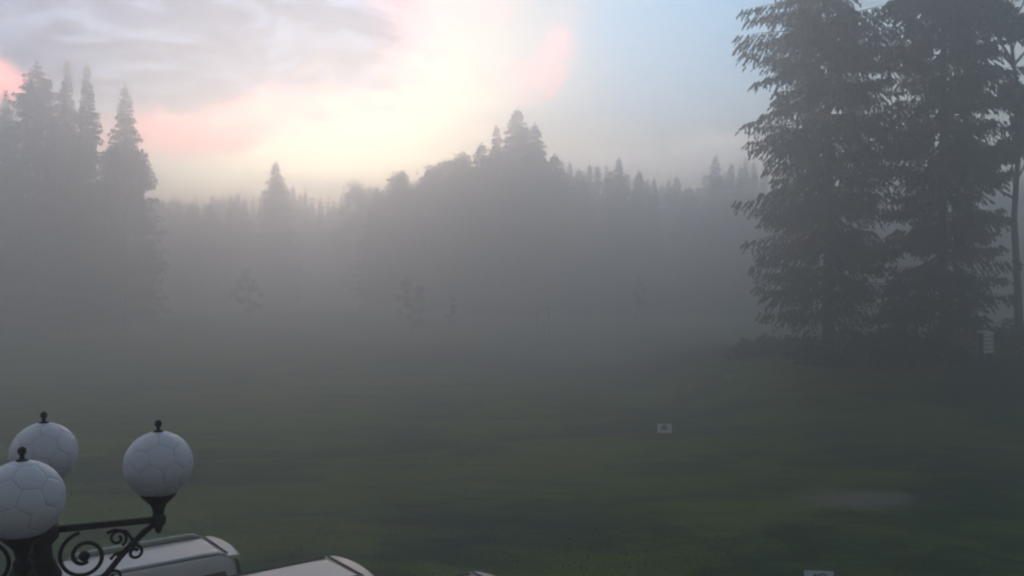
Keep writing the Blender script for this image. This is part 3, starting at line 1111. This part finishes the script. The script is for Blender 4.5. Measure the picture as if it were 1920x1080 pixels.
def scroll_meshes():
    out = []
    # big ring scroll under the arm
    bm = bmesh.new()
    tube(bm, spiral((0.245, -0.165), 0.135, 0.035, R(100), R(100 + 560), 54), 0.011, 8)
    bmesh.ops.create_icosphere(bm, subdivisions=2, radius=0.03, matrix=Matrix.Translation((0.245, 0, -0.165)))
    out.append(bm)
    # long brace from the arm end to the post
    bm = bmesh.new()
    pts = [(0.60, 0, -0.03), (0.555, 0, -0.065), (0.50, 0, -0.115), (0.43, 0, -0.19), (0.37, 0, -0.265), (0.30, 0, -0.335), (0.20, 0, -0.39), (0.10, 0, -0.42), (0.05, 0, -0.43)]
    tube(bm, pts, [0.016, 0.018, 0.017, 0.017, 0.017, 0.017, 0.017, 0.018, 0.02], 8)
    out.append(bm)
    # curls on the brace
    for c, r0, r1, a0, a1, rr in (((0.505, -0.175), 0.045, 0.014, 135, 135 - 470, 0.0085), ((0.415, -0.085), 0.05, 0.014, -60, 420, 0.0085), ((0.40, -0.30), 0.04, 0.012, 170, 170 - 430, 0.008)):
        bm = bmesh.new()
        tube(bm, spiral(c, r0, r1, R(a0), R(a1), 32), rr, 8)
        out.append(bm)
    for pts in ([(0.36, 0, -0.05), (0.40, 0, -0.035), (0.46, 0, -0.05), (0.50, 0, -0.115)], [(0.378, 0, -0.20), (0.40, 0, -0.175), (0.44, 0, -0.165), (0.462, 0, -0.158)]):
        bm = bmesh.new()
        tube(bm, pts, 0.009, 6)
        out.append(bm)
    # pointed leaves on the brace
    for (x, z, a) in ((0.46, -0.16, 200), (0.40, -0.23, 60), (0.33, -0.31, 330), (0.47, -0.145, 20)):
        d = Vector((math.cos(R(a)), 0, math.sin(R(a))))
        q = Vector((x, 0, z))
        bm = bmesh.new()
        tube(bm, [q, q + d * 0.03, q + d * 0.065], [0.006, 0.014, 0.002], 6)
        out.append(bm)
    return out


sm = []
for nm, bm in zip(('ring_scroll', 'brace', 'curl', 'curl', 'curl', 'bar', 'bar', 'leaf', 'leaf', 'leaf', 'leaf'), scroll_meshes()):
    me = bpy.data.meshes.new(nm)
    bm.normal_update(); bm.to_mesh(me); bm.free()
    sm.append((nm, me))
bm = bmesh.new()
box(bm, 0.345, 0, 0.0, 0.57, 0.03, 0.036)
bmesh.ops.bevel(bm, geom=bm.edges[:], offset=0.005, segments=1, affect='EDGES')
lathe(bm, [(0.0, -0.085), (0.018, -0.07), (0.022, -0.045), (0.042, -0.02), (0.042, 0.012), (0.032, 0.03)], 16, (0.63, 0, 0))
arm_me = bpy.data.meshes.new('arm'); bm.normal_update(); bm.to_mesh(arm_me); bm.free()
bm = bmesh.new()
lathe(bm, [(0.03, 0.03), (0.034, 0.06), (0.045, 0.085), (0.088, 0.128), (0.098, 0.142), (0.098, 0.155), (0.088, 0.155), (0.05, 0.11)], 24, (0.63, 0, 0))
hold_me = bpy.data.meshes.new('lamp_holder'); bm.normal_update(); bm.to_mesh(hold_me); bm.free()
bm = bmesh.new()
bmesh.ops.create_uvsphere(bm, u_segments=40, v_segments=24, radius=GR - 0.0035)
globe_me = bpy.data.meshes.new('globe'); bm.to_mesh(globe_me); bm.free()
bm = bmesh.new()
lathe(bm, [(0.034, GR - 0.006), (0.034, GR + 0.004), (0.016, GR + 0.010), (0.012, GR + 0.030), (0.021, GR + 0.036), (0.0245, GR + 0.052), (0.021, GR + 0.068), (0.010, GR + 0.076), (0.0, GR + 0.079)], 16)
fin_me = bpy.data.meshes.new('finial'); bm.normal_update(); bm.to_mesh(fin_me); bm.free()


def panel_meshes():
    """32 curved panels (12 five-sided, 20 six-sided) that clothe a globe"""
    bmI = bmesh.new()
    bmesh.ops.create_icosphere(bmI, subdivisions=1, radius=1)
    ico = [v.co.normalized() for v in bmI.verts]
    tris = [[v.index for v in f.verts] for f in bmI.faces]
    rot = Matrix.Rotation(0.55, 3, 'X') @ Matrix.Rotation(0.3, 3, 'Y')
    vt = {}
    nb = {i: [] for i in range(12)}
    for f in tris:
        for a in f:
            for b in f:
                if a != b and b not in nb[a]: nb[a].append(b)
    for a in nb:
        for b in nb[a]:
            vt[(a, b)] = (ico[a] * 0.655 + ico[b] * 0.345).normalized()
    polys = []
    for a in nb:
        polys.append([vt[(a, b)] for b in nb[a]])
    for f in tris:
        pl = []
        for i in range(3):
            a, b = f[i], f[(i + 1) % 3]
            pl += [vt[(a, b)], vt[(b, a)]]
        polys.append(pl)
    out = []
    for pl in polys:
        c = sum(pl, Vector()).normalized()
        x = (pl[0] - c * pl[0].dot(c)).normalized(); y = c.cross(x)
        pl = sorted(pl, key=lambda q: math.atan2(q.dot(y), q.dot(x)))
        ring = []
        for i, q in enumerate(pl):
            q2 = pl[(i + 1) % len(pl)]
            for k in range(3):
                ring.append((q.lerp(q2, k / 3)).normalized())
        bm = bmesh.new()
        shr = []
        for q in ring:
            t = (q - c)
            shr.append(t)
        levels = []
        for f, rr in ((1.0, -0.004), (1.0, -0.0004), (0.985, 0.0), (0.66, 0.0), (0.33, 0.0)):
            lev = []
            for t in shr:
                g = t.length
                p = (c + t * (f * (g - 0.005) / g)).normalized()
                lev.append(bm.verts.new(rot @ (p * (GR + rr))))
            levels.append(lev)
        n = len(ring)
        for a, b in zip(levels, levels[1:]):
            for k in range(n):
                bm.faces.new((a[k], a[(k + 1) % n], b[(k + 1) % n], b[k]))
        ctr = bm.verts.new(rot @ (c * GR))
        for k in range(n):
            bm.faces.new((levels[-1][k], levels[-1][(k + 1) % n], ctr))
        me = bpy.data.meshes.new('panel')
        bm.normal_update(); bm.to_mesh(me); bm.free()
        out.append(me)
    return out


PM = panel_meshes()
for k in range(4):
    M = Matrix.Rotation(k * math.pi / 2, 4, 'Z')
    a = link_mesh('arm', arm_me, M_iron, lamp)
    a.matrix_local = Matrix.Translation((0, 0, AZ)) @ M
    for nm, me in sm:
        link_mesh(nm, me, M_iron, a, True)
    h = link_mesh('lamp_holder', hold_me, M_iron, lamp, True)
    h.matrix_local = Matrix.Translation((0, 0, AZ)) @ M
    g = link_mesh('globe', globe_me, M_seam, lamp, True)
    dist = 0.63
    q = M @ Vector((dist, 0, 0))
    g.location = (q.x, q.y, GZ)
    g.rotation_euler = (0, 0, (0.0, 2.2, 3.9, 5.1)[k])
    fo_ = link_mesh('finial', fin_me, M_iron, g, True)
    fo_.scale = (0.82, 0.82, 0.86)
    fo_.location = (0, 0, GR * 0.14)
    for me in PM:
        link_mesh('panel', me, M_globe, g, True)

# ================================================================== mist
FOG_DENSITY = 0.018
bm = bmesh.new()
box(bm, 0, 320, 14.0, 1300, 800, 32.0)
hz = from_bm('haze', bm, None)
hm = bpy.data.materials.new('mist')
hm.use_nodes = True
ht = hm.node_tree
ht.nodes.clear()
pv = ht.nodes.new('ShaderNodeVolumePrincipled')
pv.inputs['Color'].default_value = (0.985, 0.955, 0.95, 1)
pv.inputs['Density'].default_value = FOG_DENSITY
pv.inputs['Anisotropy'].default_value = 0.78
ho = ht.nodes.new('ShaderNodeOutputMaterial')
ht.links.new(pv.outputs[0], ho.inputs['Volume'])
hz.data.materials.append(hm)
tag(hz, kind='stuff')
